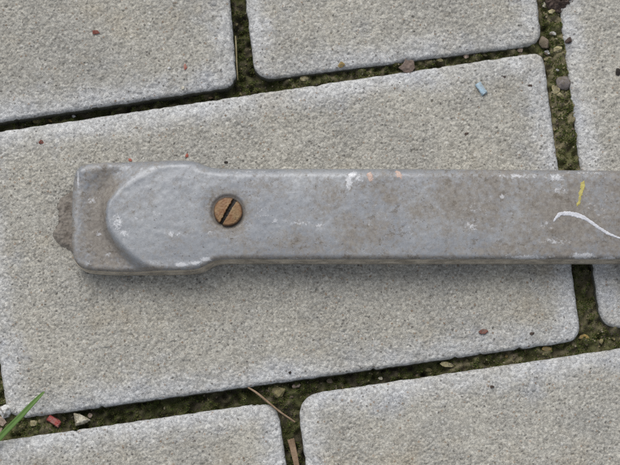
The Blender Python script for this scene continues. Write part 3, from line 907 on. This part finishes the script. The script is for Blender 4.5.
def grass_blade():
    t = NT('grass_green')
    w = t.attr('mid')
    col = t.mix(t.noise(260, 3), (0.075, 0.150, 0.030), (0.125, 0.225, 0.055))
    col = t.mix(t.math('MULTIPLY', t.ramp(w, 0.55, 1.0), 0.5), col, (0.17, 0.28, 0.09))
    col = t.mix(t.ramp(t.attr('tip'), 0.965, 0.995), col, (0.42, 0.32, 0.12))
    m = t.done(col, 0.45, spec=0.4)
    cp = chaikin(np.array([P3((-22, 462), -3.5), P3((-8, 446), 0.5), P3((4, 433), 3.2), P3((20, 417), 5.2), P3((33, 403), 6.6), P3((44.5, 391.5), 7.2)]), 3, False)
    n = len(cp); V, F, mid, tip = [], [], [], []
    for k in range(n):
        t_ = k / (n - 1)
        tg = Vector(cp[min(k + 1, n - 1)] - cp[max(k - 1, 0)]).normalized()
        a = tg.cross(Vector((0, 0, 1))).normalized(); up = a.cross(tg)
        hw = (3.3 * (1 - t_ ** 5) ** 0.8 * (1 - 0.25 * t_) + 0.12) * PX
        for s in (-1, -0.5, 0, 0.5, 1):
            V.append((Vector(cp[k]) + a * hw * s + up * hw * 0.42 * abs(s))[:]); mid.append(1 - abs(s)); tip.append(t_)
        for s in (1, 0.5, 0, -0.5, -1):
            V.append((Vector(cp[k]) + a * hw * s * 0.97 + up * (hw * 0.42 * abs(s) - 0.14 * MM))[:]); mid.append(1 - abs(s)); tip.append(t_)
    for k in range(n - 1):
        for s in range(10):
            F.append((k * 10 + s, k * 10 + (s + 1) % 10, (k + 1) * 10 + (s + 1) % 10, (k + 1) * 10 + s))
    o = link('grass_blade', mesh_np('grass_blade', V, F, {'mid': mid, 'tip': tip}), m)
    tag(o, 'single green grass blade growing from the lower left joint', 'grass')
grass_blade()

# ------------------------------------------------------------------ moss and grit in the joints
JOINTS = [  # centre lines of the joints in plan units, half width, moss amount, grit amount
    ((-45, 135), (236, 92), 7, 0.45, 0.15), ((236, 92), (300, 82), 7, 0.9, 0.7), ((300, 82), (548, 47), 6, 0.55, 1.0),
    ((238, -20), (246, 90), 7, 0.8, 0.4), ((552, -20), (570, 150), 11, 0.7, 1.3), ((570, 150), (592, 338), 10, 0.3, 0.4), ((592, 338), (650, 333), 8, 0.6, 1.2),
    ((10, 428), (110, 414), 8, 0.6, 0.9), ((110, 414), (255, 394), 7, 0.5, 0.15), ((255, 394), (305, 386), 9, 0.8, 0.9), ((305, 386), (480, 362), 6, 0.6, 0.6), ((480, 362), (592, 344), 7, 0.7, 0.8),
    ((283, 395), (296, 480), 7, 0.35, 0.4), ((-25, 200), (2, 425), 7, 0.5, 0.8)]
rng = np.random.default_rng(17)

def in_joint(x, y, margin=0.0):
    p = np.stack([x, y], 1); m = np.ones(len(p), bool)
    for o, poly in PV:
        m &= ~inside(p, poly)
    return m

def joint_points(density, col):
    out = []
    for (a, b, hw, mo, gr) in JOINTS:
        A = np.array(a, float); B = np.array(b, float); L = np.linalg.norm(B - A)
        n = int(L * hw * 2 * density * (mo, gr)[col])
        t = rng.random(n); s = (rng.random(n) * 2 - 1) * (hw + 3)
        d = (B - A) / L; nrm = np.array([-d[1], d[0]])
        out.append(A + d * (t * L)[:, None] + nrm * s[:, None])
    q = GL(np.vstack(out), -4 * MM)
    return q

q = joint_points(2.6, 0)
msk = in_joint(q[:, 0], q[:, 1]) & (samp(N_MID, q[:, 0], q[:, 1], 300, 40) + 0.4 * rng.standard_normal(len(q)) > 0.15)
q = q[msk]
z = soil_z(q[:, 0], q[:, 1])
V, F = [], []
for k in range(len(q)):                                  # every point a tuft of three tiny leaves
    b0 = np.array([q[k, 0], q[k, 1], z[k] - 0.1 * MM])
    for j in range(3):
        an = rng.random() * 6.283; L = rng.uniform(0.35, 0.85) * MM; w = L * 0.32
        d = np.array([math.cos(an), math.sin(an), rng.uniform(0.5, 1.6)]); d /= np.linalg.norm(d)
        s = np.array([-math.sin(an), math.cos(an), 0]) * w
        i = len(V)
        V += [b0, b0 + d * L * 0.5 + s, b0 + d * L, b0 + d * L * 0.5 - s]
        F.append((i, i + 1, i + 2, i + 3))
M_MOSS = varied_mat('moss', [(0.040, 0.062, 0.012), (0.075, 0.100, 0.020), (0.110, 0.130, 0.034), (0.080, 0.072, 0.028), (0.130, 0.122, 0.050)])
moss = link('moss', mesh_np('moss', V, F, smooth=False), M_MOSS)
moss['kind'] = 'stuff'; moss['label'] = 'dark green moss growing in the joints between the pavers'; moss['category'] = 'moss'

q = joint_points(0.085, 1)
q = q[in_joint(q[:, 0], q[:, 1])]
base = []
for s in range(6):
    me = stone_mesh(900 + s, (1, 1, 0.8), pts=10)
    base.append((np.array([v.co[:] for v in me.vertices]), [tuple(p.vertices) for p in me.polygons])); bpy.data.meshes.remove(me)
V, F = [], []
for k in range(len(q)):
    bv_, bf_ = base[k % 6]
    s = (0.3 + 1.0 * rng.random() ** 2.2) * MM; an = rng.random() * 6.28
    R = np.array([[math.cos(an), -math.sin(an), 0], [math.sin(an), math.cos(an), 0], [0, 0, 1]])
    zz = float(soil_z(q[k:k + 1, 0], q[k:k + 1, 1])[0])
    n0 = len(V)
    V += list((bv_ * s) @ R.T + np.array([q[k, 0], q[k, 1], zz + s * 0.2]))
    F += [tuple(i + n0 for i in f) for f in bf_]
me = bpy.data.meshes.new('joint_grit'); me.from_pydata([tuple(v) for v in V], [], F); me.update()
M_GRIT = varied_mat('grit', [(0.10, 0.085, 0.06), (0.20, 0.17, 0.09), (0.28, 0.25, 0.17), (0.14, 0.11, 0.08), (0.07, 0.06, 0.05), (0.17, 0.15, 0.08)])
grit = link('joint_grit', me, M_GRIT)
grit['kind'] = 'stuff'; grit['label'] = 'fine gritty sand in the joints between the pavers'; grit['category'] = 'grit'
